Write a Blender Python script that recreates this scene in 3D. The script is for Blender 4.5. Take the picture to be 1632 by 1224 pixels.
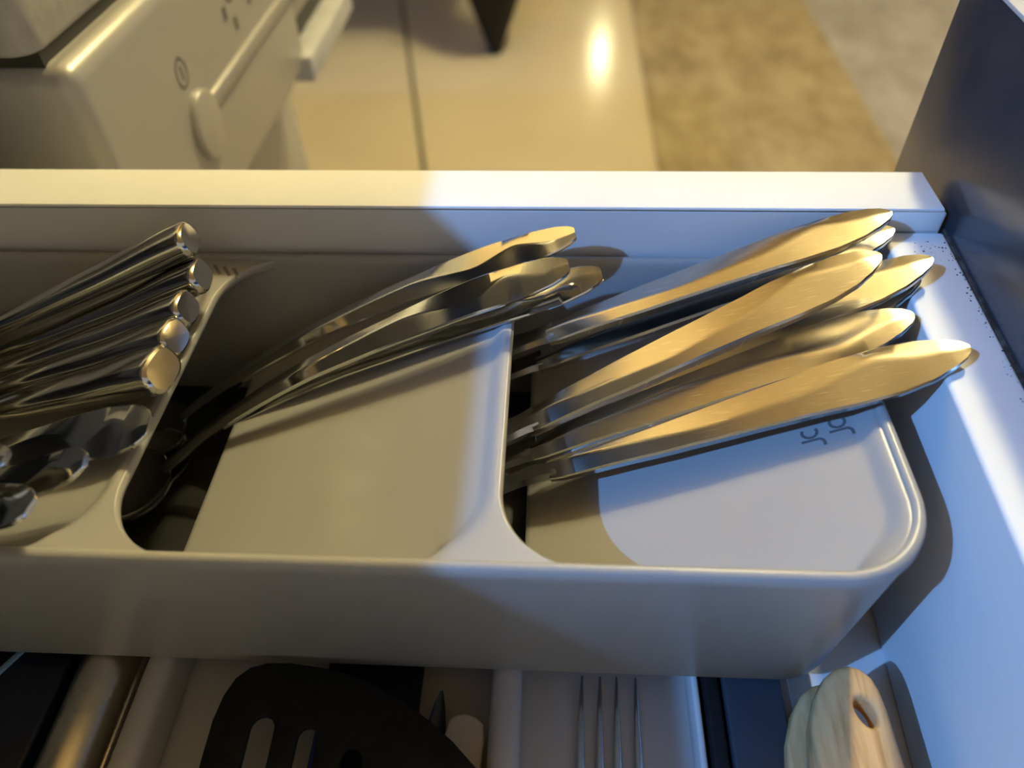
import bpy, bmesh, math, random
from mathutils import Vector, Matrix

# ------------------------------------------------------------------ basics
# every length below is in centimetres; S turns it into metres
S = 0.01
scene = bpy.context.scene
for o in list(bpy.data.objects):
    bpy.data.objects.remove(o, do_unlink=True)
C = scene.collection
rnd = random.Random(7)

# ------------------------------------------------------------------ camera
cam_d = bpy.data.cameras.new('camera')
cam = bpy.data.objects.new('camera', cam_d)
C.objects.link(cam)
r_ = Vector((0.9986322, 0.04662748, -0.02365592))
u_ = Vector((-0.01742511, 0.72337889, 0.69023137))
f_ = Vector((-0.04929594, 0.68887507, -0.72320195))
M = Matrix((r_, u_, -f_)).transposed().to_4x4()
M.translation = Vector((-10.926, -10.275, 25.844)) * S
cam.matrix_world = M
cam_d.sensor_fit = 'HORIZONTAL'
cam_d.sensor_width = 36.0
cam_d.lens = 1195.13 / 1632 * 36.0
cam_d.clip_start = 0.005
cam_d.dof.use_dof = True
cam_d.dof.focus_distance = 0.262
cam_d.dof.aperture_fstop = 6.2
scene.camera = cam

# ------------------------------------------------------------------ world, lights, exposure
w = bpy.data.worlds.new('World')
scene.world = w
w.use_nodes = True
bg = w.node_tree.nodes['Background']
bg.inputs['Color'].default_value = (1.0, 0.93, 0.82, 1)
bg.inputs['Strength'].default_value = 0.42

def point_light(name, loc, watts, col, radius):
    d = bpy.data.lights.new(name, 'POINT')
    d.energy = watts; d.color = col; d.shadow_soft_size = radius * S
    o = bpy.data.objects.new(name, d); C.objects.link(o)
    o.location = Vector(loc) * S
    return o
WARM = (1.0, 0.885, 0.475)
point_light('pendant_bulb', (46, 152, 200), 138, WARM, 7.5)
point_light('pendant_bulb', (54, 176, 200), 66, WARM, 5.5)
point_light('far_room_bulb', (23, 560, 57), 15, WARM, 1.3)
# cool lamp under the cooker hood, out of view to the left
point_light('hood_lamp', (-90.5, -50, 96), 72, (0.17, 0.43, 1.0), 0.8)

vs = scene.view_settings
vs.view_transform = 'Standard'
vs.look = 'None'
vs.gamma = 1.0
vs.use_curve_mapping = False
vs.exposure = 0.0

# ------------------------------------------------------------------ materials
def mat(name, col, rough=0.5, metal=0.0, spec=0.5, coat=0.0):
    m = bpy.data.materials.new(name); m.use_nodes = True
    b = m.node_tree.nodes['Principled BSDF']
    b.inputs['Base Color'].default_value = (*col, 1)
    b.inputs['Roughness'].default_value = rough
    b.inputs['Metallic'].default_value = metal
    b.inputs['Specular IOR Level'].default_value = spec
    b.inputs['Coat Weight'].default_value = coat
    return m
def N(m, kind, **kw):
    n = m.node_tree.nodes.new(kind)
    for k, v in kw.items():
        if k in n.inputs: n.inputs[k].default_value = v
        else: setattr(n, k, v)
    return n
def L(m, a, b): m.node_tree.links.new(a, b)
def bsdf(m): return m.node_tree.nodes['Principled BSDF']
def coords(m, scale=(1, 1, 1), rot=(0, 0, 0)):
    tc = N(m, 'ShaderNodeTexCoord'); mp = N(m, 'ShaderNodeMapping')
    mp.inputs['Scale'].default_value = scale; mp.inputs['Rotation'].default_value = rot
    L(m, tc.outputs['Object'], mp.inputs['Vector'])
    return mp.outputs['Vector']
def ramp(m, fac, stops):
    r = N(m, 'ShaderNodeValToRGB'); e = r.color_ramp.elements
    while len(e) < len(stops): e.new(0.5)
    for el, (p, c) in zip(e, stops):
        el.position = p; el.color = (*c, 1)
    L(m, fac, r.inputs['Fac'])
    return r.outputs['Color']
def add_bump(m, fac, strength, dist):
    b = N(m, 'ShaderNodeBump'); b.inputs['Strength'].default_value = strength
    b.inputs['Distance'].default_value = dist
    L(m, fac, b.inputs['Height']); L(m, b.outputs['Normal'], bsdf(m).inputs['Normal'])

def noise_col(m, scale, lo, hi, det=4, vec=None, a=0.35, b=0.65, stretch=(1, 1, 1)):
    v = vec or coords(m, stretch)
    n = N(m, 'ShaderNodeTexNoise', Scale=scale, Detail=det); L(m, v, n.inputs['Vector'])
    L(m, ramp(m, n.outputs['Fac'], [(a, lo), (b, hi)]), bsdf(m).inputs['Base Color'])
    return n
# grey organiser plastic
m_plastic = mat('grey_plastic', (0.36, 0.355, 0.345), 0.34, 0, 0.5)
n = noise_col(m_plastic, 9, (0.315, 0.313, 0.308), (0.342, 0.34, 0.333))
n2 = N(m_plastic, 'ShaderNodeTexNoise', Scale=2500, Detail=2); L(m_plastic, coords(m_plastic), n2.inputs['Vector'])
add_bump(m_plastic, n2.outputs['Fac'], 0.06, 0.0002)
m_darkplastic = mat('charcoal_plastic', (0.02, 0.02, 0.02), 0.4)
noise_col(m_darkplastic, 30, (0.012, 0.012, 0.012), (0.02, 0.02, 0.019))
m_engrave = mat('engraved_grey', (0.11, 0.11, 0.115), 0.6)
noise_col(m_engrave, 60, (0.10, 0.10, 0.105), (0.12, 0.12, 0.125))
# white drawer lacquer with faint smudges and specks
m_white = mat('white_lacquer', (0.82, 0.82, 0.81), 0.6, 0, 0.2)
noise_col(m_white, 14, (0.78, 0.78, 0.765), (0.84, 0.84, 0.83))
vv = coords(m_white)
vo = N(m_white, 'ShaderNodeTexVoronoi', Scale=260); L(m_white, vv, vo.inputs['Vector'])
sp = ramp(m_white, vo.outputs['Distance'], [(0.03, (0.35, 0.33, 0.3)), (0.06, (1, 1, 1))])
nz = N(m_white, 'ShaderNodeTexNoise', Scale=22, Detail=2); L(m_white, vv, nz.inputs['Vector'])
msk = ramp(m_white, nz.outputs['Fac'], [(0.60, (0, 0, 0)), (0.68, (1, 1, 1))])
mx = N(m_white, 'ShaderNodeMix', data_type='RGBA', blend_type='MULTIPLY')
L(m_white, msk, mx.inputs['Factor'])
bc = bsdf(m_white).inputs['Base Color']; src = bc.links[0].from_socket
L(m_white, src, mx.inputs['A']); L(m_white, sp, mx.inputs['B']); L(m_white, mx.outputs['Result'], bc)
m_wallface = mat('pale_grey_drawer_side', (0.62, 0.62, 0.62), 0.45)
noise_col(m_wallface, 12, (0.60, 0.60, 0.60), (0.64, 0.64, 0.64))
m_groove = mat('dark_joint', (0.03, 0.028, 0.025), 0.8)
noise_col(m_groove, 300, (0.015, 0.014, 0.012), (0.09, 0.085, 0.08), a=0.45, b=0.7)
m_front = mat('dark_blue_grey_laminate', (0.03, 0.033, 0.042), 0.22, 0, 0.6)
vv = coords(m_front)
vo = N(m_front, 'ShaderNodeTexVoronoi', Scale=330); L(m_front, vv, vo.inputs['Vector'])
L(m_front, ramp(m_front, vo.outputs['Distance'], [(0.035, (0.12, 0.12, 0.13)), (0.07, (0.030, 0.036, 0.052))]), bsdf(m_front).inputs['Base Color'])
nn = N(m_front, 'ShaderNodeTexNoise', Scale=20, Detail=4); L(m_front, vv, nn.inputs['Vector'])
L(m_front, ramp(m_front, nn.outputs['Fac'], [(0.35, (0.14,) * 3), (0.7, (0.30,) * 3)]), bsdf(m_front).inputs['Roughness'])
m_edge = mat('pale_handle_and_lit_edge', (0.55, 0.56, 0.58), 0.4)  # panel top edge gets its light from this pale colour; also the dishwasher handle
noise_col(m_edge, 30, (0.5, 0.51, 0.53), (0.58, 0.59, 0.61))

def steel(name, col, rough, scratch=0.25):
    m = mat(name, col, rough, 1.0)
    v = coords(m, (1, 1, 1))
    a = N(m, 'ShaderNodeTexNoise', Scale=60, Detail=5); L(m, v, a.inputs['Vector'])
    L(m, ramp(m, a.outputs['Fac'], [(0.3, (rough * 0.9,) * 3), (0.7, (rough * 1.12,) * 3)]), bsdf(m).inputs['Roughness'])
    hs = []
    for rot in ((0, 0, 0.5), (0, 0, -0.9), (0, 0, 1.6)):      # short hairline scratches in three directions
        sv = coords(m, (30, 900, 30), rot)
        k = N(m, 'ShaderNodeTexNoise', Scale=3.2, Detail=1); L(m, sv, k.inputs['Vector'])
        hs.append(ramp(m, k.outputs['Fac'], [(0.70, (0, 0, 0)), (0.76, (1, 1, 1))]))
    a1 = N(m, 'ShaderNodeMixRGB'); a1.blend_type = 'LIGHTEN'; a1.inputs['Fac'].default_value = 1
    L(m, hs[0], a1.inputs['Color1']); L(m, hs[1], a1.inputs['Color2'])
    a2 = N(m, 'ShaderNodeMixRGB'); a2.blend_type = 'LIGHTEN'; a2.inputs['Fac'].default_value = 1
    L(m, a1.outputs['Color'], a2.inputs['Color1']); L(m, hs[2], a2.inputs['Color2'])
    cmx = N(m, 'ShaderNodeMixRGB'); cmx.blend_type = 'MIX'
    sm = N(m, 'ShaderNodeMath', operation='MULTIPLY'); sm.inputs[1].default_value = scratch
    L(m, a2.outputs['Color'], sm.inputs[0]); L(m, sm.outputs[0], cmx.inputs['Fac'])
    cmx.inputs['Color1'].default_value = (*col, 1); cmx.inputs['Color2'].default_value = (0.98, 0.97, 0.95, 1)
    L(m, cmx.outputs['Color'], bsdf(m).inputs['Base Color'])
    return m
m_knife = steel('satin_steel', (0.60, 0.58, 0.54), 0.19, 0.8)
m_spoon = steel('polished_steel', (0.72, 0.715, 0.70), 0.10, 0.12)
m_old = steel('mirror_steel', (0.62, 0.605, 0.575), 0.13, 0.0)
m_blade = steel('blade_steel', (0.60, 0.59, 0.57), 0.18, 0.2)

m_tile = mat('cream_floor', (0.55, 0.49, 0.38), 0.17, 0, 0.35)
noise_col(m_tile, 1.6, (0.50, 0.44, 0.335), (0.58, 0.52, 0.41), det=3, a=0.3, b=0.7)
m_seam = mat('floor_seam', (0.10, 0.09, 0.06), 0.6)
noise_col(m_seam, 10, (0.08, 0.07, 0.05), (0.12, 0.11, 0.08))
m_rug = mat('brown_rug', (0.3, 0.24, 0.15), 0.95, 0, 0.1)
v = coords(m_rug, (1.0, 0.55, 1))
a = N(m_rug, 'ShaderNodeTexNoise', Scale=9, Detail=7, Roughness=0.7); L(m_rug, v, a.inputs['Vector'])
L(m_rug, ramp(m_rug, a.outputs['Fac'], [(0.32, (0.205, 0.165, 0.105)), (0.5, (0.285, 0.24, 0.16)), (0.68, (0.37, 0.32, 0.225))]), bsdf(m_rug).inputs['Base Color'])
m_carpet = mat('grey_carpet', (0.4, 0.37, 0.34), 0.95, 0, 0.1)
v = coords(m_carpet, (1.0, 0.55, 1))
a = N(m_carpet, 'ShaderNodeTexNoise', Scale=7, Detail=7, Roughness=0.7); L(m_carpet, v, a.inputs['Vector'])
L(m_carpet, ramp(m_carpet, a.outputs['Fac'], [(0.34, (0.24, 0.225, 0.24)), (0.62, (0.37, 0.36, 0.39))]), bsdf(m_carpet).inputs['Base Color'])
m_cream = mat('ochre_paint', (0.62, 0.47, 0.27), 0.8)
noise_col(m_cream, 2, (0.58, 0.435, 0.235), (0.62, 0.47, 0.26))
m_dark_reflect = mat('dark_reflection_wall', (0.12, 0.11, 0.10), 0.4)  # dark tone added for what the spoons reflect
noise_col(m_dark_reflect, 3, (0.10, 0.09, 0.08), (0.14, 0.13, 0.12))
m_appl = mat('silver_enamel', (0.42, 0.41, 0.39), 0.38, 0.25, 0.5)
noise_col(m_appl, 6, (0.41, 0.40, 0.38), (0.44, 0.43, 0.41))
m_lid = mat('grey_lid', (0.34, 0.33, 0.31), 0.5)
noise_col(m_lid, 150, (0.33, 0.32, 0.30), (0.37, 0.36, 0.34))
m_print = mat('grey_print', (0.13, 0.12, 0.11), 0.6)
noise_col(m_print, 50, (0.12, 0.11, 0.10), (0.15, 0.14, 0.13))
m_black = mat('black_nylon', (0.010, 0.010, 0.010), 0.6, 0, 0.2)
noise_col(m_black, 200, (0.007, 0.007, 0.007), (0.012, 0.012, 0.012))
m_navy = mat('navy_plastic', (0.006, 0.010, 0.03), 0.35)
noise_col(m_navy, 40, (0.004, 0.007, 0.018), (0.009, 0.015, 0.04))
m_slate = mat('slate_plastic', (0.03, 0.04, 0.055), 0.4)
noise_col(m_slate, 40, (0.026, 0.034, 0.048), (0.034, 0.045, 0.06))
m_blue = mat('blue_plastic', (0.02, 0.03, 0.35), 0.4)
noise_col(m_blue, 40, (0.015, 0.025, 0.30), (0.025, 0.04, 0.4))
m_skyblue = mat('sky_blue_plastic', (0.22, 0.42, 0.66), 0.4)
noise_col(m_skyblue, 40, (0.2, 0.4, 0.62), (0.25, 0.45, 0.7))
m_tray = mat('white_tray_plastic', (0.66, 0.65, 0.63), 0.4)
noise_col(m_tray, 12, (0.50, 0.49, 0.475), (0.55, 0.54, 0.525))
m_beige = mat('beige_plastic', (0.55, 0.51, 0.46), 0.4)
noise_col(m_beige, 30, (0.52, 0.48, 0.43), (0.58, 0.54, 0.49))
m_wood = mat('pale_wood', (0.6, 0.46, 0.28), 0.6)
v = coords(m_wood, (14, 1.6, 10), (0, 0, 0.12))
a = N(m_wood, 'ShaderNodeTexNoise', Scale=14, Detail=7, Roughness=0.65, Distortion=0.6); L(m_wood, v, a.inputs['Vector'])
L(m_wood, ramp(m_wood, a.outputs['Fac'], [(0.30, (0.28, 0.145, 0.05)), (0.5, (0.55, 0.33, 0.14)), (0.72, (0.68, 0.45, 0.22))]), bsdf(m_wood).inputs['Base Color'])
add_bump(m_wood, a.outputs['Fac'], 0.25, 0.0003)
m_copper = steel('brushed_tube_steel', (0.80, 0.74, 0.62), 0.28, 0.1)
m_worktop = mat('worktop_grey', (0.2, 0.19, 0.18), 0.5)
noise_col(m_worktop, 40, (0.16, 0.15, 0.14), (0.24, 0.23, 0.22))

# ------------------------------------------------------------------ mesh helpers
def add_obj(name, verts, faces, m, parent=None, smooth=True, angle=35, kind=None):
    me = bpy.data.meshes.new(name)
    me.from_pydata([tuple(c * S for c in v_) for v_ in verts], [], faces)
    bm = bmesh.new(); bm.from_mesh(me)
    bmesh.ops.recalc_face_normals(bm, faces=bm.faces)
    bm.to_mesh(me); bm.free()
    if smooth:
        for p in me.polygons: p.use_smooth = True
        me.set_sharp_from_angle(angle=math.radians(angle))
    me.materials.append(m)
    o = bpy.data.objects.new(name, me); C.objects.link(o)
    if parent: set_parent(o, parent)
    if kind: o['kind'] = kind
    return o
def set_parent(o, p):
    o.parent = p
    chain = Vector((0, 0, 0)); q = p
    while q: chain += q.location; q = q.parent
    o.location = o.location - chain
def tag(o, label, cat, group=None):
    o['label'] = label; o['category'] = cat
    if group: o['group'] = group
    return o
def thing(name, loc, label, cat, group=None):
    o = bpy.data.objects.new(name, None); C.objects.link(o)
    o.empty_display_size = 0.01
    o.location = Vector(loc) * S
    return tag(o, label, cat, group)
def box_geo(x0, x1, y0, y1, z0, z1, bev=0.0, seg=3, fn=None):
    bm = bmesh.new()
    vs_ = [bm.verts.new((x, y, z)) for x in (x0, x1) for y in (y0, y1) for z in (z0, z1)]
    for q in ((0, 1, 3, 2), (4, 6, 7, 5), (0, 4, 5, 1), (2, 3, 7, 6), (0, 2, 6, 4), (1, 5, 7, 3)):
        bm.faces.new([vs_[i] for i in q])
    if bev:
        bmesh.ops.bevel(bm, geom=bm.edges[:], offset=bev, segments=seg, profile=0.5, affect='EDGES')
    bm.verts.index_update()
    V = [tuple(v_.co) for v_ in bm.verts]; F = [[v_.index for v_ in f.verts] for f in bm.faces]
    bm.free()
    if fn: V = [fn(v_) for v_ in V]
    return V, F
def join(*gs):
    V, F = [], []
    for v_, f in gs:
        k = len(V); V += list(v_); F += [[i + k for i in q] for q in f]
    return V, F
def box(name, x0, x1, y0, y1, z0, z1, m, parent=None, bev=0.0, seg=3, fn=None, kind=None):
    V, F = box_geo(x0, x1, y0, y1, z0, z1, bev, seg, fn)
    return add_obj(name, V, F, m, parent, kind=kind)
def catmull(pts, n):
    P = [Vector(p) for p in pts]
    if len(P) == 2: return [P[0].lerp(P[1], i / (n - 1)) for i in range(n)]
    P = [P[0] * 2 - P[1]] + P + [P[-1] * 2 - P[-2]]
    segs = len(P) - 3
    lens = [(P[i + 2] - P[i + 1]).length for i in range(segs)]; tot = sum(lens)
    out = []
    for k in range(n):
        d = tot * k / (n - 1); i = 0
        while i < segs - 1 and d > lens[i]: d -= lens[i]; i += 1
        t = min(1, d / lens[i]); a, b, c, e = P[i:i + 4]
        out.append(0.5 * ((2 * b) + (c - a) * t + (2 * a - 5 * b + 4 * c - e) * t * t + (3 * b - a - 3 * c + e) * t ** 3))
    return out
def sweep_geo(path, n, section, up=(0, 0, 1), closed=True, ss=None):
    """section(s) -> list of (u, v): u sideways, v along the normal; s runs 0..1 along the path"""
    pts = catmull(path, 241); up = Vector(up)
    V, F = [], []
    ss = ss or [i / (n - 1) for i in range(n)]
    k = None
    for s in ss:
        x = s * 240; i = min(239, int(x)); p = pts[i].lerp(pts[i + 1], x - i)
        i0 = max(0, i - 2); i1 = min(240, i + 3)
        t = (pts[i1] - pts[i0]).normalized()
        side = up.cross(t).normalized(); nrm = t.cross(side).normalized()
        sec = section(s); k = len(sec)
        for a_, b_ in sec: V.append(tuple(p + side * a_ + nrm * b_))
    m_ = len(ss)
    for i in range(m_ - 1):
        for j in range(k if closed else k - 1):
            j2 = (j + 1) % k
            F.append([i * k + j, i * k + j2, (i + 1) * k + j2, (i + 1) * k + j])
    if closed:
        F.append(list(range(k))); F.append([(m_ - 1) * k + j for j in range(k)][::-1])
    return V, F
def lerp_tab(tab, s):
    for (a, x), (b, y) in zip(tab, tab[1:]):
        if s <= b:
            t = (s - a) / (b - a) if b > a else 0
            t = t * t * (3 - 2 * t) * 0.5 + t * 0.5
            return x + (y - x) * t
    return tab[-1][1]
def ngon_prism(outline, z0, z1, fn=None, holes=(), bev=0.0):
    """extruded outline (x, y) with optional holes, bevelled rim"""
    bm = bmesh.new()
    loops = []
    for ol in [outline] + list(holes):
        vs_ = [bm.verts.new((x, y, z0)) for x, y in ol]
        loops.append([bm.edges.new((vs_[i], vs_[(i + 1) % len(vs_)])) for i in range(len(vs_))])
    res = bmesh.ops.triangle_fill(bm, use_beauty=True, use_dissolve=False, edges=[e for l in loops for e in l])
    fs = [g for g in res['geom'] if isinstance(g, bmesh.types.BMFace)]
    ext = bmesh.ops.extrude_face_region(bm, geom=fs)
    for g in ext['geom']:
        if isinstance(g, bmesh.types.BMVert): g.co.z = z1
    bmesh.ops.recalc_face_normals(bm, faces=bm.faces)
    if bev:
        ed = [e for e in bm.edges if len(e.link_faces) == 2 and e.calc_face_angle(0) > 1.0 and abs(e.verts[0].co.z - e.verts[1].co.z) < 1e-6]
        bmesh.ops.bevel(bm, geom=ed, offset=bev, segments=3, profile=0.5, affect='EDGES')
    bm.verts.index_update()
    V = [tuple(v_.co) for v_ in bm.verts]; F = [[v_.index for v_ in f.verts] for f in bm.faces]
    bm.free()
    if fn: V = [fn(v_) for v_ in V]
    return V, F
def rrect(x0, x1, y0, y1, r, n=10):
    out = []
    for cx, cy, a0 in ((x1 - r, y0 + r, -90), (x1 - r, y1 - r, 0), (x0 + r, y1 - r, 90), (x0 + r, y0 + r, 180)):
        for i in range(n + 1):
            a = math.radians(a0 + 90 * i / n)
            out.append((cx + r * math.cos(a), cy + r * math.sin(a)))
    return out
def tube_geo(path, rad, n=12, seg=16):
    return sweep_geo(path, n, lambda s: [(rad * math.cos(2 * math.pi * i / seg), rad * math.sin(2 * math.pi * i / seg)) for i in range(seg)])

# ------------------------------------------------------------------ room shell
FZ = -78.0
def struct(name, *a, **k):
    o = box(name, *a, **k); o['kind'] = 'structure'; return o
fl = bpy.data.objects.new('floor', None); C.objects.link(fl); fl['kind'] = 'structure'
fl.location = (0, 0, FZ * S)
fl['label'] = 'cream glossy kitchen floor with a dark seam'
def seam_x(y): return -45.31 - (y - 168.1) * 0.1985     # dark joint between the floor sheets
def quad_slab(name, pts, z0, z1, m, parent):
    V = [(x, y, z0) for x, y in pts] + [(x, y, z1) for x, y in pts]
    return add_obj(name, V, [[0, 1, 2, 3], [4, 5, 6, 7], [0, 1, 5, 4], [1, 2, 6, 5], [2, 3, 7, 6], [3, 0, 4, 7]], m, parent, smooth=False)
quad_slab('floor_sheet', [(-160, -120), (seam_x(-120) - 0.7, -120), (seam_x(700) - 0.7, 700), (-160, 700)], FZ - 2, FZ, m_tile, fl)
quad_slab('floor_sheet', [(seam_x(-120) + 0.7, -120), (16.5, -120), (16.5, 700), (seam_x(700) + 0.7, 700)], FZ - 2, FZ, m_tile, fl)
quad_slab('seam', [(seam_x(-120) - 0.7, -120), (seam_x(-120) + 0.7, -120), (seam_x(700) + 0.7, 700), (seam_x(700) - 0.7, 700)], FZ - 2, FZ - 0.15, m_seam, fl)
quad_slab('carpet', [(16.5, -120), (420, -120), (420, 700), (16.5, 700)], FZ - 2, FZ, m_carpet, fl)
struct('ceiling', -100, 420, -250, 700, 215, 222, m_cream)
struct('wall_left', -108, -100, -250, 700, 104, 215, m_cream)
struct('wall_far', -108, 420, 700, 708, FZ, 222, m_cream)
struct('trim_1', -108, -100, -250, 700, FZ, 104, m_dark_reflect)     # unseen lower wall, dark band raised to darken the spoon reflections
rug = box('runner_rug', 16.6, 79, 60, 640, FZ, FZ + 0.6, m_rug, bev=0.2)
tag(rug, 'brown mottled runner rug on the floor beyond the drawer', 'rug')

# ------------------------------------------------------------------ unseen base cabinet, overhang placed to set the blue shadow edge
cab = thing('unseen_base_cabinet', (-70, -40, FZ), 'unseen dark base cabinet with added grey worktop left of the open drawer', 'cabinet')
box('carcass', -99, -58, -160, 19.6, FZ + 10, -14.5, m_front, cab)
box('closed_drawer_front', -58, -56.2, -38, 19.6, 17.2, 33.4, m_front, cab, bev=0.1)
box('side_panel', -99, -58, 18.4, 19.6, -14.5, 34, m_front, cab)
box('shade_worktop', -99, -40.2, -160, 20.2, 34, 38, m_worktop, cab, bev=0.15)  # overhanging slab added out of view to cast the blue light's shadow edge
wc = thing('unseen_wall_cabinet', (-82, -60, 96), 'unseen dark wall cabinet, added for dark reflections, above the worktop', 'cabinet')
box('body', -99.5, -66, -180, 75, 100, 170, m_front, wc, bev=0.2)  # added out of view so the spoons and left handles reflect dark

# ------------------------------------------------------------------ drawer
dr = thing('kitchen_drawer', (-22, 0, -1), 'open white kitchen drawer with dark blue-grey front panel', 'drawer')
def skew(v_): return (v_[0] + 0.0429 * (v_[1] - 14), v_[1], v_[2])
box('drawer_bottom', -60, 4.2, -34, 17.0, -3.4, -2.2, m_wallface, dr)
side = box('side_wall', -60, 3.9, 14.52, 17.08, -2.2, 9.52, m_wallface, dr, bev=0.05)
g = box_geo(-60, 3.75, 14.46, 17.12, 9.58, 9.73, 0.06, 3)
add_obj('side_rail_cap', *g, m_white, dr)
box('rail_joint', -60, 3.6, 14.56, 17.0, 9.50, 9.60, m_groove, dr)
# end of the rail in white, meeting the front panel
add_obj('rail_end', *box_geo(1.9, 3.82, 14.49, 17.1, 8.70, 9.60, 0.05, 2), m_white, dr)
# inner front with a broad flat ledge
def ledge_fn(v_):
    x, y, z = v_
    if x < 2.8: x += 0.62 * (8.73 - z) / 10.9 - 0.18
    return skew((x, y, z))
add_obj('inner_front', *box_geo(1.95, 4.05, -34, 14.48, -2.2, 8.73, 0.18, 4, ledge_fn), m_white, dr, angle=60)
add_obj('seal_strip', *box_geo(3.98, 4.16, -34, 14.6, 8.4, 8.80, 0.03, 1, skew), m_groove, dr)
fp = add_obj('front_panel', *box_geo(4.10, 5.75, -38, 20.7, -12, 16.0, 0.05, 2, skew), m_front, dr)
add_obj('lit_top_edge', *box_geo(4.10, 5.75, -38, 20.7, 16.0, 16.15, 0.03, 2, skew), m_edge, dr)  # light on the dark panel's top edge, painted as a pale strip
box('near_side_wall', -60, 3.9, -36.5, -34, -2.2, 9.6, m_white, dr, bev=0.1)
# crumbs along the seam between ledge and front panel
V, F = [], []
def crumb(x, y, z, r):
    k = len(V)
    a = rnd.random() * 6.28
    for i in range(3):
        V.append((x + r * math.cos(a + i * 2.1), y + r * math.sin(a + i * 2.1), z))
    V.append((x, y, z + r * 0.9)); F.extend([[k, k + 1, k + 2], [k, k + 1, k + 3], [k + 1, k + 2, k + 3], [k + 2, k, k + 3]])
for i in range(150):
    y = rnd.uniform(-6, 14.3); d = abs(rnd.gauss(0, 0.12))
    x = 3.93 - d + 0.0429 * (y - 14); crumb(x, y, 8.73, rnd.uniform(0.015, 0.05))
for i in range(34):
    x, y = rnd.gauss(3.2, 0.45), rnd.gauss(13.2, 0.8)
    if y < 14.3 and x < 3.9: crumb(x, y, 8.73, rnd.uniform(0.015, 0.045))
cr = add_obj('crumbs', V, F, m_groove, None, smooth=False)
cr['kind'] = 'stuff'; tag(cr, 'tiny dark crumbs along the corner of the drawer ledge', 'crumbs')

# ------------------------------------------------------------------ cutlery organiser
ORG_L = -47.2
org = thing('cutlery_organizer', (-23, 7, 0), 'grey plastic tiered cutlery organizer lying in the drawer', 'organizer')
prof = [(0.62, 0.0), (0.50, 0.12), (0.06, 7.05), (0.0, 7.30), (0.02, 7.46), (0.07, 7.58), (0.15, 7.65), (0.25, 7.67), (0.34, 7.64), (0.41, 7.55), (0.44, 7.3), (0.5, 6.6), (0.9, 0.35)]
V, F = [], []
nn_ = None
for ins, z in prof:
    ol = rrect(ORG_L + ins, 0 - ins, 0 + ins, 14.3 - ins, 3.0 - ins, 14)
    nn_ = len(ol)
    V += [(x, y, z) for x, y in ol]
for i in range(len(prof) - 1):
    for j in range(nn_):
        F.append([i * nn_ + j, i * nn_ + (j + 1) % nn_, (i + 1) * nn_ + (j + 1) % nn_, (i + 1) * nn_ + j])
F.append(list(range(nn_)))
add_obj('body', V, F, m_plastic, org, angle=60)
# dark bottom inside
ol = rrect(ORG_L + 0.9, -0.9, 0.9, 13.4, 2.2, 8)
add_obj('base_insert', *ngon_prism(ol, 0.25, 0.45), m_darkplastic, org)

SL, TOP = 0.40, 7.50
def tier(R, first):
    y0, y1 = 0.30, 14.0
    r = 2.55
    ys = []
    for i in range(25): ys.append(y0 + r * (1 - math.cos(math.radians(90 * i / 24))))
    k = 40
    for i in range(1, k): ys.append(y0 + r + (y1 - y0 - 2 * r) * i / k)
    for i in range(25): ys.append(y1 - r + r * math.sin(math.radians(90 * i / 24)))
    def sdf(x, y):          # distance inside this tier's own well (right end rounded)
        rr = 2.5; xr = R - 0.12; ya, yb = y0 + 0.03, y1 - 0.03
        dx = xr - x; dy = min(y - ya, yb - y)
        if dx < rr and dy < rr:
            return rr - math.hypot(rr - dx, rr - dy)
        return min(dx, dy)
    def h(x, y):
        d = sdf(x, y)
        if d <= 0: return TOP
        depth = 0.10 + SL * max(0, (R - 0.12) - x)
        if first: depth += 0.10
        g_ = min(1, max(0, ((R - 0.12) - x - 1.2) / 3.0)); g_ = g_ * g_ * (3 - 2 * g_)
        soft = d * d * 1.6 if d < 0.9 else 1.296 + (d - 0.9) * 2.9
        wall = soft * (1 - g_) + d * 14 * g_
        q = 0.18
        hh = max(q - abs(wall - depth), 0) / q
        return TOP - (min(wall, depth) - hh * hh * q * 0.25)
    xe = R - 11.35
    V, F = [], []
    nx = 96
    rows = []
    for y in ys:
        if first: xl = R - 0.0
        else:
            dy = min(y - y0, y1 - y)
            xl = R if dy >= r else R + r - math.sqrt(max(0, r * r - (r - dy) ** 2))
        if first:
            dy = min(y - 0.3, 14.0 - y); rr = 2.7
            xl = -0.30 if dy >= rr else -0.30 - rr + math.sqrt(max(0, rr * rr - (rr - dy) ** 2))
        row = []
        if not first:
            for dx, dz in ((-0.6, -0.42), (-0.02, -0.40), (0.07, -0.32), (0.10, -0.18), (0.07, -0.06), (0.02, -0.01)):
                row.append((xl + dx, y, TOP + dz))
        xs0 = xl
        for i in range(nx + 1):
            t = i / nx
            x = xs0 + (xe - xs0) * (t ** 1.35)
            row.append((x, y, h(x, y)))
        xz = row[-1]
        row += [(xe - 0.03, y, xz[2] - 0.08), (xe, y, xz[2] - 0.25), (xe + 3, y, xz[2] + 3 * SL - 0.35 if xz[2] < TOP - 1 else xz[2] - 0.3)]
        rows.append(row)
    k = len(rows[0])
    for row in rows: V += row
    for i in range(len(rows) - 1):
        for j in range(k - 1):
            F.append([i * k + j, i * k + j + 1, (i + 1) * k + j + 1, (i + 1) * k + j])
    return add_obj('sloped_tray', V, F, m_plastic, org, angle=50)
R1, R2, R3, R4 = -0.30, -12.35, -23.95, -35.55
for i, R in enumerate((R1, R2, R3, R4)): tier(R, i == 0)
def ramp_z(x, R=R1): return TOP - 0.20 - SL * max(0, R - 0.12 - x)

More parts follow.
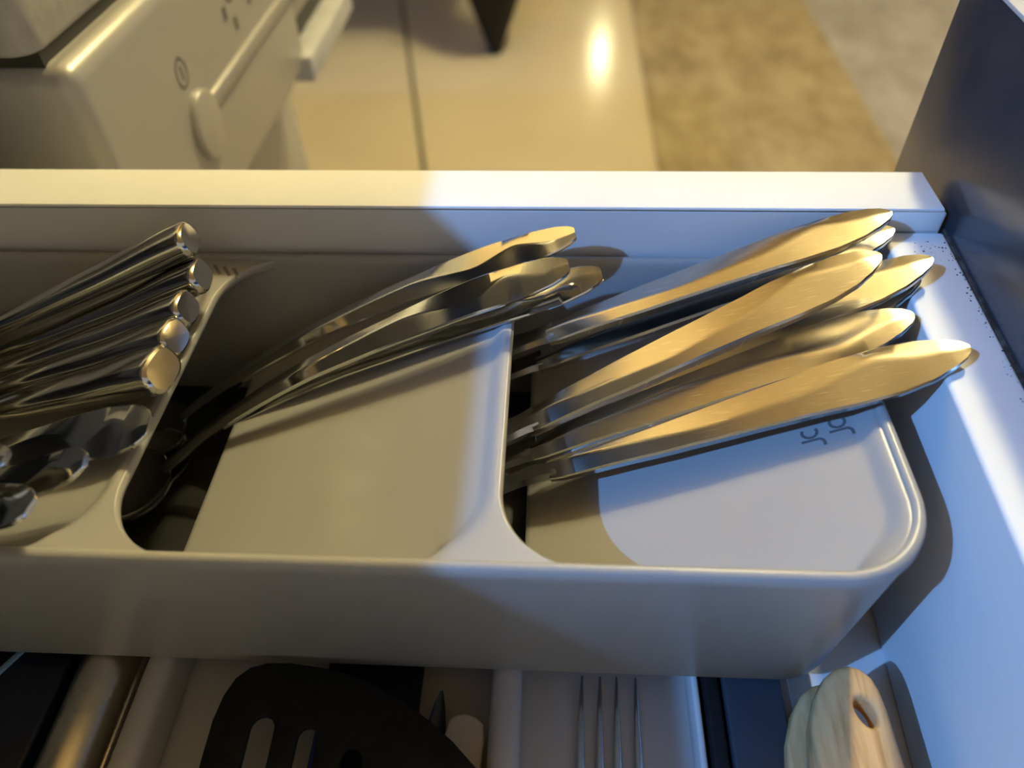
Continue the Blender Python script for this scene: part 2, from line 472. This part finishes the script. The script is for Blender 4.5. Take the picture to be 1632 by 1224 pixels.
# engraved marks: fork prongs by the third tray, maker's mark on the first tray
def stroke(name, pts, wdt, zf, parent, m=m_engrave, n=None):
    V, F = [], []
    P = [Vector((x, y, 0)) for x, y in pts]
    for i, p in enumerate(P):
        t = (P[min(i + 1, len(P) - 1)] - P[max(i - 1, 0)]).normalized(); s_ = Vector((-t.y, t.x, 0)) * wdt / 2
        for q in (p + s_, p - s_):
            V.append((q.x, q.y, zf(q.x, q.y) + 0.012)); 
        for q in (p + s_, p - s_):
            V.append((q.x, q.y, zf(q.x, q.y) - 0.05))
    for i in range(len(P) - 1):
        a = i * 4; b = a + 4
        F += [[a, a + 1, b + 1, b], [a, a + 2, b + 2, b], [a + 1, a + 3, b + 3, b + 1]]
    return add_obj(name, V, F, m, parent, smooth=False)
for i in range(3):
    x = -24.35 + i * 0.42
    stroke('fork_mark', [(x - 0.18, 13.55 - i * 0.1), (x + 0.25, 12.95 - i * 0.1)], 0.13, lambda x, y: TOP, org)
zf = lambda x, y: ramp_z(x)
def arc(cx, cy, r, a0, a1, n=12): return [(cx + r * math.cos(math.radians(a0 + (a1 - a0) * i / n)), cy + r * math.sin(math.radians(a0 + (a1 - a0) * i / n))) for i in range(n + 1)]
for cx, cy in ((-2.25, 5.95), (-1.40, 6.15)):
    stroke('maker_mark', arc(cx - 0.05, cy + 0.16, 0.22, 150, 390), 0.09, zf, org)
    stroke('maker_mark', [(cx - 0.35, cy - 0.20), (cx + 0.15, cy - 0.16)] + arc(cx + 0.15, cy - 0.31, 0.15, 90, 0, 6) + [(cx + 0.31, cy - 0.45)], 0.09, zf, org)

# ------------------------------------------------------------------ cutlery
def facet_section(wt, tt, ct, rt, flip=1):
    def sec(s):
        wd = lerp_tab(wt, s) / 2; th = lerp_tab(tt, s); c = lerp_tab(ct, s) * flip; r = lerp_tab(rt, s)
        e = th * (0.5 - r)              # edge height; r = how far the ridge stands over the edges
        return [(-wd, e * 0.55), (-wd * 0.93, e), (wd * (c - 0.16), th * 0.47), (wd * c, th * 0.5), (wd * (c + 0.16), th * 0.47), (wd * 0.93, e), (wd, e * 0.55),
                (wd * 0.97, -th * 0.25), (wd * 0.75, -th * 0.46), (0, -th * 0.5), (-wd * 0.75, -th * 0.46), (-wd * 0.97, -th * 0.25)]
    return sec
KW = [(0, 0.16), (0.006, 0.46), (0.02, 0.80), (0.05, 1.24), (0.10, 1.68), (0.17, 1.92), (0.26, 1.94), (0.38, 1.74), (0.52, 1.60), (0.68, 1.46), (0.85, 1.22), (0.97, 1.05), (1, 0.9)]
KT = [(0, 0.14), (0.05, 0.30), (0.2, 0.46), (0.5, 0.58), (0.9, 0.62), (1, 0.5)]
KC = [(0, 0.0), (0.08, -0.10), (0.20, -0.45), (0.38, 0.10), (0.60, 0.35), (0.8, 0.1), (1, -0.2)]
KR = [(0, 0.1), (0.06, 0.18), (0.16, 0.26), (0.30, 0.12), (0.6, 0.10), (0.85, 0.14), (1, 0.3)]
def knife(tip, root, label, roll=0.0, flip=1, blade_len=9.6, sag=0.0, wscale=1.0):
    tip, root = Vector(tip), Vector(root)
    t = (root - tip).normalized()
    up = (Vector((0, 0, 1)) + Vector((0, 1, 0)) * roll).normalized()
    kn = thing('table_knife', (tip + root) / 2, label, 'knife', 'table knives in the front tray')
    mid = (tip + root) / 2 + up * sag
    wt = [(a, b * wscale) for a, b in KW]
    ss = [i / 60 for i in range(61)]; ss = sorted(set([0.004, 0.008] + ss))
    add_obj('handle', *sweep_geo([tip, mid, root], 0, facet_section(wt, KT, KC, KR, flip), up, True, ss), m_knife, kn, angle=24)
    end = root + t * blade_len + Vector((0, 0, 0.6))
    def bsec(s):
        wd = lerp_tab([(0, 0.95), (0.05, 0.8), (0.12, 0.85), (0.3, 1.35), (0.7, 1.5), (0.92, 1.1), (1, 0.2)], s) / 2
        th = lerp_tab([(0, 0.40), (0.12, 0.28), (0.3, 0.2), (1, 0.08)], s) / 2
        return [(-wd, th), (wd * 0.6, th), (wd, 0), (wd * 0.6, -th), (-wd, -th)]
    add_obj('blade', *sweep_geo([root - t * 0.25, root.lerp(end, 0.5), end], 36, bsec, up), m_blade, kn, angle=30)
    return kn
knife((2.22, 7.38, 9.30), (-10.87, 6.01, 4.35), 'nearest table knife, its tip lying over the drawer ledge', roll=-0.10)
knife((1.17, 9.24, 9.05), (-11.5, 6.68, 4.55), 'table knife with its tip between the nearest knife and the top crossing knife', roll=-0.05, flip=-1)
knife((0.18, 10.90, 10.25), (-11.55, 7.28, 5.45), 'table knife lying on top of the pile in the middle, nearly whole in view', roll=-0.02)
knife((2.35, 11.6, 9.6), (-10.2, 8.3, 4.75), 'table knife tucked under the middle one, tip out toward the ledge', roll=0.05)
knife((2.05, 11.30, 9.02), (-10.4, 7.9, 4.15), 'lowest table knife hidden beneath the middle ones, only tip edge showing', roll=0.05, flip=-1)
knife((1.28, 13.42, 10.25), (-11.0, 11.35, 5.9), 'farthest table knife beside the drawer side wall, highest tip', roll=0.03)
knife((1.75, 13.70, 9.35), (-11.4, 10.95, 4.8), 'table knife directly under the farthest knife, sliver of tip showing', roll=0.0, flip=-1)
knife((-0.55, 7.95, 8.35), (-11.6, 6.2, 4.0), 'table knife behind the nearest one, mostly covered by it', roll=-0.05, flip=-1, wscale=0.95)

SW = [(0, 0.46), (0.005, 0.68), (0.018, 0.96), (0.045, 1.24), (0.09, 1.46), (0.16, 1.52), (0.28, 1.38), (0.42, 1.14), (0.58, 0.88), (0.78, 0.62), (0.92, 0.48), (1, 0.44)]
ST = [(0, 0.18), (0.04, 0.24), (0.2, 0.30), (0.6, 0.40), (1, 0.34)]
SC = [(0, 0.0), (0.05, 0.15), (0.13, -0.35), (0.22, 0.30), (0.36, -0.25), (0.6, 0.0), (1, 0.0)]
SR = [(0, 0.05), (0.05, 0.14), (0.12, 0.30), (0.2, 0.14), (0.35, 0.24), (0.6, 0.26), (1, 0.2)]
def bowl_geo(c0, c1, wid, dep, up):
    c0, c1 = Vector(c0), Vector(c1)
    nseg = 12
    def sec(s):
        wd = max(0.04, wid / 2 * math.sin(math.pi * (0.06 + 0.92 * s) ** 0.8) ** 0.75)
        d = dep * math.sin(math.pi * (0.04 + 0.94 * s)) ** 0.8
        top = [(wd * math.cos(math.pi * i / nseg), -d * math.sin(math.pi * i / nseg)) for i in range(nseg + 1)]
        bot = [(x * 1.03, y - 0.12) for x, y in reversed(top)]
        return top + bot
    return sweep_geo([c0, c1], 26, sec, up)
def spoon(path, bowl_end, label, group, roll=0.0, flip=1, cat='spoon', m=None, ws=1.0):
    up = (Vector((0, 0, 1)) + Vector((0, 1, 0)) * roll).normalized()
    sp_ = thing('table_spoon', path[1], label, cat, group)
    wt = [(a, b * ws) for a, b in SW]
    ss = sorted(set([0.003, 0.006] + [i / 80 for i in range(81)]))
    add_obj('handle', *sweep_geo(path, 0, facet_section(wt, ST, SC, SR, flip), up, True, ss), m or m_spoon, sp_, angle=22)
    d = (Vector(path[-1]) - Vector(path[-2])).normalized()
    add_obj('bowl', *bowl_geo(Vector(path[-1]) - d * 0.15, bowl_end, 3.0, 0.7, up), m or m_spoon, sp_, angle=40)
    return sp_
GS = 'spoons in the second tray'
spoon([(-10.05, 12.7, 9.75), (-14.5, 12.45, 8.1), (-20.0, 11.85, 5.7), (-24.5, 10.9, 3.2), (-26.6, 10.2, 1.9)], (-30.4, 8.8, 1.3), 'farthest spoon of the second tray, its tip highest against the drawer wall', GS, roll=-0.22)
spoon([(-10.30, 10.80, 9.75), (-14.5, 10.25, 8.3), (-20.2, 9.4, 5.7), (-24.3, 8.4, 3.3), (-26.4, 7.5, 1.9)], (-30.0, 5.6, 1.3), 'nearest spoon of the second tray, lying on top of another handle', GS, roll=-0.28)
spoon([(-9.10, 11.25, 9.05), (-13.5, 10.75, 7.5), (-19.6, 9.95, 5.0), (-23.9, 9.3, 2.8), (-26.2, 8.9, 1.5)], (-30.0, 7.6, 1.1), 'lower spoon of the second tray, tip sticking out farthest over the knives', GS, roll=-0.30, flip=-1)

# blunt-ended older cutlery in the third tray
def blunt(tip, root, label, roll=0.0, wd=1.42, th=1.15):
    tip, root = Vector(tip), Vector(root)
    o = thing('dinner_fork', (tip + root) / 2, label, 'fork', 'cutlery with blunt ends in the third tray')
    def sec(s):
        k = lerp_tab([(0, 0.82), (0.006, 0.93), (0.016, 0.99), (0.03, 1.0), (0.10, 1.0), (0.3, 0.97), (0.7, 0.85), (1, 0.55)], s)
        tk = lerp_tab([(0, 0.80), (0.006, 0.93), (0.016, 0.99), (0.03, 1.0), (0.10, 1.0), (0.4, 0.75), (1, 0.45)], s)
        out = []
        for i in range(20):
            a = 2 * math.pi * i / 20
            ca, sa = math.cos(a), math.sin(a)
            out.append((wd / 2 * k * math.copysign(abs(ca) ** 0.7, ca), th / 2 * tk * math.copysign(abs(sa) ** 0.7, sa)))
        return out
    up = (Vector((0, 0, 1)) + Vector((0, 1, 0)) * roll).normalized()
    V, F = sweep_geo([tip, root], 0, sec, up, True, sorted(set([0.006, 0.012, 0.02] + [i / 40 for i in range(41)])))
    # dished end: pull the cap into a shallow cone
    capi = [i for i, f in enumerate(F) if len(f) == 20 and 0 in f][0]
    t = (root - tip).normalized(); V = list(V); V.append(tuple(tip + t * 0.07 + Vector((0, 0, 0.05)))); c = len(V) - 1
    ring = F.pop(capi)
    for j in range(20): F.append([ring[j], ring[(j + 1) % 20], c])
    add_obj('handle', V, F, m_old, o, angle=32)
    d = t
    up2 = Vector((0, 0, 1))
    e = root + d * 4.5
    def head(s):
        w_ = lerp_tab([(0, 0.5), (0.15, 0.6), (0.45, 2.0), (1, 2.2)], s) / 2; h_ = 0.16
        return [(-w_, h_ / 2), (w_, h_ / 2), (w_, -h_ / 2), (-w_, -h_ / 2)]
    add_obj('head', *sweep_geo([root - d * 0.1, e], 14, head, up2), m_old, o)
    for i in range(4):
        off = (i - 1.5) * 0.6
        sd = up2.cross(d).normalized() * off
        add_obj('tine', *sweep_geo([e - d * 0.05 + sd, e + d * 3.6 + sd], 6, lambda s: [(-0.15 * (1 - 0.7 * s), 0.06), (0.15 * (1 - 0.7 * s), 0.06), (0.15 * (1 - 0.7 * s), -0.06), (-0.15 * (1 - 0.7 * s), -0.06)], up2), m_old, o)
    return o
blunt((-24.0, 11.75, 10.1), (-33.4, 10.3, 6.4), 'blunt steel handle raised highest at the back of the third tray')
blunt((-23.62, 10.98, 9.05), (-33.0, 10.25, 5.5), 'second blunt steel handle from the back of the third tray')
blunt((-23.68, 9.40, 8.85), (-32.8, 9.25, 5.4), 'third blunt steel handle from the back of the third tray')
blunt((-23.62, 7.98, 8.75), (-32.5, 8.45, 5.3), 'fourth blunt steel handle from the back of the third tray')
blunt((-23.50, 6.42, 8.75), (-32.0, 7.45, 5.3), 'nearest and widest of the blunt steel handles in the third tray', wd=1.75, th=1.3)
GP = 'leaf-tipped cutlery in the third tray'
def leafy(path, label, roll=0.0, flip=1, ws=1.0):
    return spoon(path, Vector(path[-1]) + (Vector(path[-1]) - Vector(path[-2])).normalized() * 3.0, label, GP, roll, flip, ws=ws)
leafy([(-23.30, 4.35, 8.35), (-27.2, 4.65, 7.0), (-33, 5.3, 4.6), (-35, 5.5, 3.9)], 'leaf-tipped steel handle reaching the divider edge, in front of the blunt handles', roll=-0.25, ws=1.25)
leafy([(-24.40, 2.62, 8.75), (-27.2, 2.55, 7.6), (-33, 3.4, 5.2), (-35, 3.7, 4.5)], 'middle small leaf-tipped steel handle at the front of the third tray', roll=-0.2, ws=0.9)
leafy([(-25.00, 0.80, 9.0), (-28, 1.35, 8.0), (-33.5, 2.3, 5.8), (-35.5, 2.6, 5.0)], 'leaf-tipped steel handle nearest the front rim of the organizer', roll=-0.1, ws=1.0)
leafy([(-26.30, 2.25, 9.3), (-29, 2.2, 8.4), (-33.8, 3.2, 6.3), (-35.5, 3.5, 5.6)], 'leaf-tipped steel handle at the left picture edge, crossing over two others', roll=0.0, flip=-1, ws=0.9)

# ------------------------------------------------------------------ things in front of the organiser
TZ = -2.2        # drawer floor; the organiser rests on the dividers of the tray under it
tray = thing('utensil_tray', (-14.5, -12, TZ), 'white plastic utensil tray with rounded dividers in front of and under the organizer', 'tray')
box('tray_floor', -25.2, -5.45, -32, 13.5, TZ, TZ + 0.25, m_tray, tray)
for x in (-25.2, -12.75):
    box('divider', x, x + 1.05, -32, 13.5, TZ + 0.2, -0.02, m_tray, tray, bev=0.42, seg=5)
box('divider', -5.75, -5.5, -32, 13.5, TZ + 0.2, -0.6, m_tray, tray, bev=0.1)
box('end_wall', -25.2, -5.5, -32.4, -31.8, TZ, -0.1, m_tray, tray, bev=0.2)

# black slotted turner
def turner_fn(v_):
    x, y, z = v_
    return (x, y, z + 0.55 + 0.05 * (y + 1.2))
ol = [(-21.6, -9.0), (-21.75, -6.0), (-21.78, -3.2), (-21.78, -1.75), (-21.65, -0.95), (-21.40, -0.37), (-21.0, 0.0), (-20.45, 0.17), (-19.6, 0.2), (-18.43, 0.08), (-17.5, -0.12), (-16.58, -0.45), (-15.6, -0.9), (-14.75, -1.42), (-13.8, -2.1), (-12.98, -2.86), (-12.5, -3.6), (-12.3, -4.8), (-12.9, -6.8), (-14.4, -8.8), (-16.4, -10.4), (-16.9, -12), (-18.2, -12), (-18.7, -10.4)]
def slot(cx, y1, wd, y0, lean):
    o_ = []
    for i in range(9):
        a = math.pi * i / 8; o_.append((cx + wd / 2 * math.cos(a), y1 - wd / 2 + wd / 2 * math.sin(a)))
    for i in range(9):
        a = math.pi + math.pi * i / 8; o_.append((cx - lean + wd / 2 * math.cos(a), y0 + wd / 2 + wd / 2 * math.sin(a)))
    return o_
tn = thing('slotted_turner', (-17, -9, 0), 'black nylon slotted turner lying across the white tray', 'turner')
add_obj('head', *ngon_prism(ol, -0.13, 0.13, turner_fn, [slot(-20.08, -1.55, 0.82, -8.0, -0.05), slot(-18.53, -1.85, 0.66, -8.4, 0.05), slot(-16.98, -2.42, 0.66, -8.2, 0.0)], 0.05), m_black, tn)
add_obj('handle', *sweep_geo([(-17.55, -11.6, 0.0), (-17.5, -18, 0.8), (-17.4, -31, 1.2)], 20, lambda s: [(0.55 * math.cos(2 * math.pi * i / 14), 0.35 * math.sin(2 * math.pi * i / 14)) for i in range(14)]), m_black, tn)

# fork in the tray, tines pointing away
fk = thing('long_fork', (-8.6, -8, TZ + 0.3), 'steel fork lying in the white tray, tines pointing under the organizer', 'fork')
for xt, xb in ((-9.52, -9.68), (-8.86, -9.0), (-8.26, -8.38), (-7.56, -7.66)):
    def tine(s):
        w_ = 0.04 + 0.16 * s ** 0.8
        return [(w_ * math.cos(2 * math.pi * i / 10), 0.10 * (0.5 + 0.5 * s) * math.sin(2 * math.pi * i / 10)) for i in range(10)]
    add_obj('tine', *sweep_geo([(xt, 1.12, -1.7), ((xt + xb) / 2, -0.6, -1.78), (xb, -3.2, -1.8)], 18, tine), m_spoon, fk, angle=60)
add_obj('neck', *sweep_geo([(-8.68, -3.0, -1.8), (-8.7, -6.0, -1.6), (-8.9, -11, -0.8)], 18, lambda s: [(a_ * lerp_tab([(0, 1.22), (0.3, 1.2), (0.6, 0.7), (1, 0.3)], s), b_ * 0.12) for a_, b_ in ((-1, 0.6), (-0.8, 1), (0.8, 1), (1, 0.6), (1, -0.6), (0.8, -1), (-0.8, -1), (-1, -0.6))]), m_spoon, fk)
add_obj('handle', *sweep_geo([(-8.9, -10.9, -0.82), (-9.0, -16, -0.8), (-9.1, -23, -1.6)], 16, lambda s: [((0.3 + 0.5 * s) * math.cos(2 * math.pi * i / 12), 0.16 * math.sin(2 * math.pi * i / 12)) for i in range(12)]), m_spoon, fk)

# slate coloured case beside the tray
sb = thing('dark_case', (-4.4, -10, TZ), 'dark slate plastic case lying between the white tray and the wooden tongs', 'case')
box('case_body', -4.75, -2.75, -26, 6, TZ, -0.2, m_slate, sb, bev=0.12)
box('case_lid_edge', -5.38, -4.85, -26, 6, TZ, -0.3, m_black, sb, bev=0.12)
gs_ = box('pale_strip', -2.65, -2.15, -26, 6, TZ, -1.2, m_tray, None, bev=0.1)
tag(gs_, 'thin pale plastic strip beside the dark slate case', 'strip')

# wooden tongs
wt_ = thing('wooden_tongs', (-1.3, -9, TZ), 'pale wooden tongs with a round hole lying by the drawer ledge', 'tongs')
def arm_outline(pts): return pts
def arm_fn(v_):
    x, y, z = v_
    return (x, y, z + 0.95 - 0.10 * (x + 1.0) + 0.03 * (y + 2))
armo = [(-2.55, -22), (-2.95, -9), (-2.92, -4.5), (-2.82, -2.6), (-2.62, -1.5), (-2.25, -0.55), (-1.85, 0.05), (-1.45, 0.36), (-1.0, 0.50), (-0.6, 0.42), (-0.3, 0.15), (-0.14, -0.25), (-0.06, -0.9), (-0.02, -2.2), (0.08, -4.5), (0.12, -9), (-0.4, -22)]
hole = [(-0.80 + 0.30 * math.cos(2 * math.pi * i / 24) - 0.10 * math.sin(2 * math.pi * i / 24), -0.98 + 0.44 * math.sin(2 * math.pi * i / 24)) for i in range(24)]
add_obj('arm', *ngon_prism(armo, -0.5, 0.5, arm_fn, [hole], 0.2), m_wood, wt_, angle=40)
def arm_fn2(v_):
    q = arm_fn(v_); return (q[0] - 0.46, q[1] - 0.10, q[2] - 1.22)
add_obj('arm', *ngon_prism(armo, -0.5, 0.5, arm_fn2, [], 0.2), m_wood, wt_, angle=40)

# left: steel tube, navy box with pale edge
st = thing('steel_tube', (-27, -14, TZ), 'brushed steel tube handle lying left of the white tray', 'tube')
add_obj('shaft', *tube_geo([(-27.0, 6, -1.15), (-26.75, -26, -1.15)], 1.05, 10, 40), m_copper, st)
add_obj('side_groove', *tube_geo([(-25.95, 6, -1.3), (-25.70, -26, -1.3)], 0.12, 4, 12), m_copper, st)
nb = thing('navy_box', (-33, -14, TZ), 'dark navy box with a pale blue edge at the lower left', 'box')
box('box_body', -40, -28.2, -28, 6, TZ, -0.5, m_navy, nb, bev=0.12)
add_obj('edge_strip', *box_geo(-30.45, -30.2, -28, 6, -0.52, -0.40, 0.04, 2, lambda v_: (v_[0] + 0.55 * (v_[1] - 0.4), v_[1], v_[2])), m_skyblue, nb)

# behind / beneath the turner
bx = box('black_case', -18.8, -15.4, -5.5, 5, TZ + 0.26, -0.9, m_black, None, bev=0.15)
tag(bx, 'black plastic case in the white tray behind the turner', 'case')
sp3 = thing('beige_spatula', (-13.6, -6, TZ + 0.3), 'beige plastic spatula end peeking out right of the turner', 'spatula')
ol = [(-14.2, -9), (-14.28, -3.0), (-14.26, -1.4), (-14.17, -1.0), (-13.95, -0.80), (-13.57, -0.74), (-13.2, -0.86), (-12.95, -1.08), (-12.9, -1.6), (-13.0, -3.0), (-13.05, -9)]
add_obj('blade', *ngon_prism(ol, -0.2, 0.2, lambda v_: (v_[0], v_[1], v_[2] - 0.85 + 0.05 * (v_[1] + 1)), [], 0.1), m_beige, sp3)
add_obj('handle', *tube_geo([(-13.6, -8.8, -1.3), (-13.7, -28, -1.3)], 0.4, 6, 12), m_beige, sp3)
bh = thing('blue_handle', (-18.4, -9, TZ + 0.3), 'blue plastic handle seen through the slots of the turner', 'handle')
add_obj('grip', *sweep_geo([(-18.25, -0.8, -0.42), (-18.35, -8, -1.0), (-18.6, -22, -1.3)], 16, lambda s: [((0.36) * math.cos(2 * math.pi * i / 14), 0.3 * math.sin(2 * math.pi * i / 14)) for i in range(14)]), m_blue, bh)
ds = thing('dark_spoon', (-14.4, -3, TZ + 0.4), 'small dark spoon end lying beside the beige spatula', 'spoon')
add_obj('bowl', *bowl_geo((-14.75, -3.6, -1.2), (-14.55, 0.1, -0.9), 0.8, 0.2, (0, 0, 1)), m_slate, ds)
add_obj('handle', *tube_geo([(-14.75, -3.4, -1.2), (-15.0, -20, -1.4)], 0.2, 6, 10), m_slate, ds)

# ------------------------------------------------------------------ dishwasher beyond the drawer
dw = thing('dishwasher', (-60, 45, FZ), 'silver grey dishwasher with control panel beyond the drawer', 'dishwasher')
DY0, DY1 = 21.1, 68.0
box('body', -92, -39.5, DY0 + 0.3, DY1 - 0.3, FZ + 6, 11.6, m_appl, dw, bev=0.3)
ol_ = box_geo(-40, -32, DY0, 53.0, -1.6, 12.15, 0.9, 5)
cp = add_obj('control_panel', *ol_, m_appl, dw)
add_obj('control_panel', *box_geo(-40, -32, 52.2, DY1, 2.4, 12.15, 0.55, 4), m_appl, dw)
box('handle_recess', -40, -33.2, 52.5, DY1 - 0.1, -1.5, 2.6, m_darkplastic, dw)
box('door_handle', -33.3, -31.2, 51.5, DY1, -2.2, -0.1, m_edge, dw, bev=0.15)
box('seal_gap', -91, -33.3, DY0 + 0.5, DY1, 11.5, 12.75, m_darkplastic, dw)
g = ngon_prism(rrect(-92, -33.1, DY0 - 0.25, DY1, 1.2, 8), 12.7, 17.6, None, [], 0.3)
add_obj('lid', *g, m_lid, dw)
# ridge and round button on the panel
def panel_disc(name, y, z, ry, rz, x0, x1, m, parent, bev=0.0):
    ol = [(y + ry * math.cos(2 * math.pi * i / 36), z + rz * math.sin(2 * math.pi * i / 36)) for i in range(36)]
    return add_obj(name, *ngon_prism(ol, x0, x1, lambda v_: (v_[2], v_[0], v_[1]), [], bev), m, parent)
bt = panel_disc('selector_button', 31.5, 4.3, 1.75, 2.1, -32.2, -31.55, m_appl, dw, 0.18)
add_obj('ridge', *box_geo(-32.3, -31.72, 33.0, DY1, 4.4, 5.4, 0.2, 3), m_appl, dw)
def ring(name, y, z, ry, rz, wd, parent):
    V, F = [], []
    n = 36
    for i in range(n):
        a = 2 * math.pi * i / n
        for k, x in ((0, -31.97), (wd, -31.97)):
            V.append((x, y + (ry - k) * math.cos(a), z + (rz - k) * math.sin(a)))
    for i in range(n):
        j = (i + 1) % n; F.append([2 * i, 2 * i + 1, 2 * j + 1, 2 * j])
    return add_obj(name, V, F, m_print, parent, smooth=False)
ring('power_symbol', 30.8, 7.75, 0.75, 0.85, 0.13, dw)
box('power_symbol', -31.99, -31.96, 30.74, 30.86, 7.35, 8.15, m_print, dw)
ring('program_symbol', 40.3, 9.2, 0.9, 1.0, 0.18, dw)
for y, z in ((38.6, 7.6), (40.0, 6.5), (41.6, 8.2), (43.2, 7.0), (43.4, 8.8), (45.0, 7.4), (46.8, 8.6)):
    box('program_symbol', -31.99, -31.96, y, y + 0.55, z, z + 0.8, m_print, dw)
# kick plate
box('plinth', -90, -44, DY0 + 0.5, DY1 - 0.5, FZ, FZ + 6, m_darkplastic, dw)

# ------------------------------------------------------------------ table behind, its near leg in view
tb = thing('dining_table', (-95, 290, FZ), 'black table with tapered legs standing on the cream floor', 'table')
def leg_at(x, y):
    def sec(s):
        r = min(12.5, 1.8 + 26 * s)
        return [(r * math.cos(2 * math.pi * i / 16), r * math.sin(2 * math.pi * i / 16)) for i in range(16)]
    add_obj('leg', *sweep_geo([(x, y, FZ), (x, y, FZ + 71)], 10, sec, (0, 1, 0)), m_black, tb)
for x in (-30.5, -170):
    for y in (240, 330): leg_at(x, y)
box('table_top', -178, -22, 232, 338, FZ + 71, FZ + 74, m_black, tb, bev=0.4)
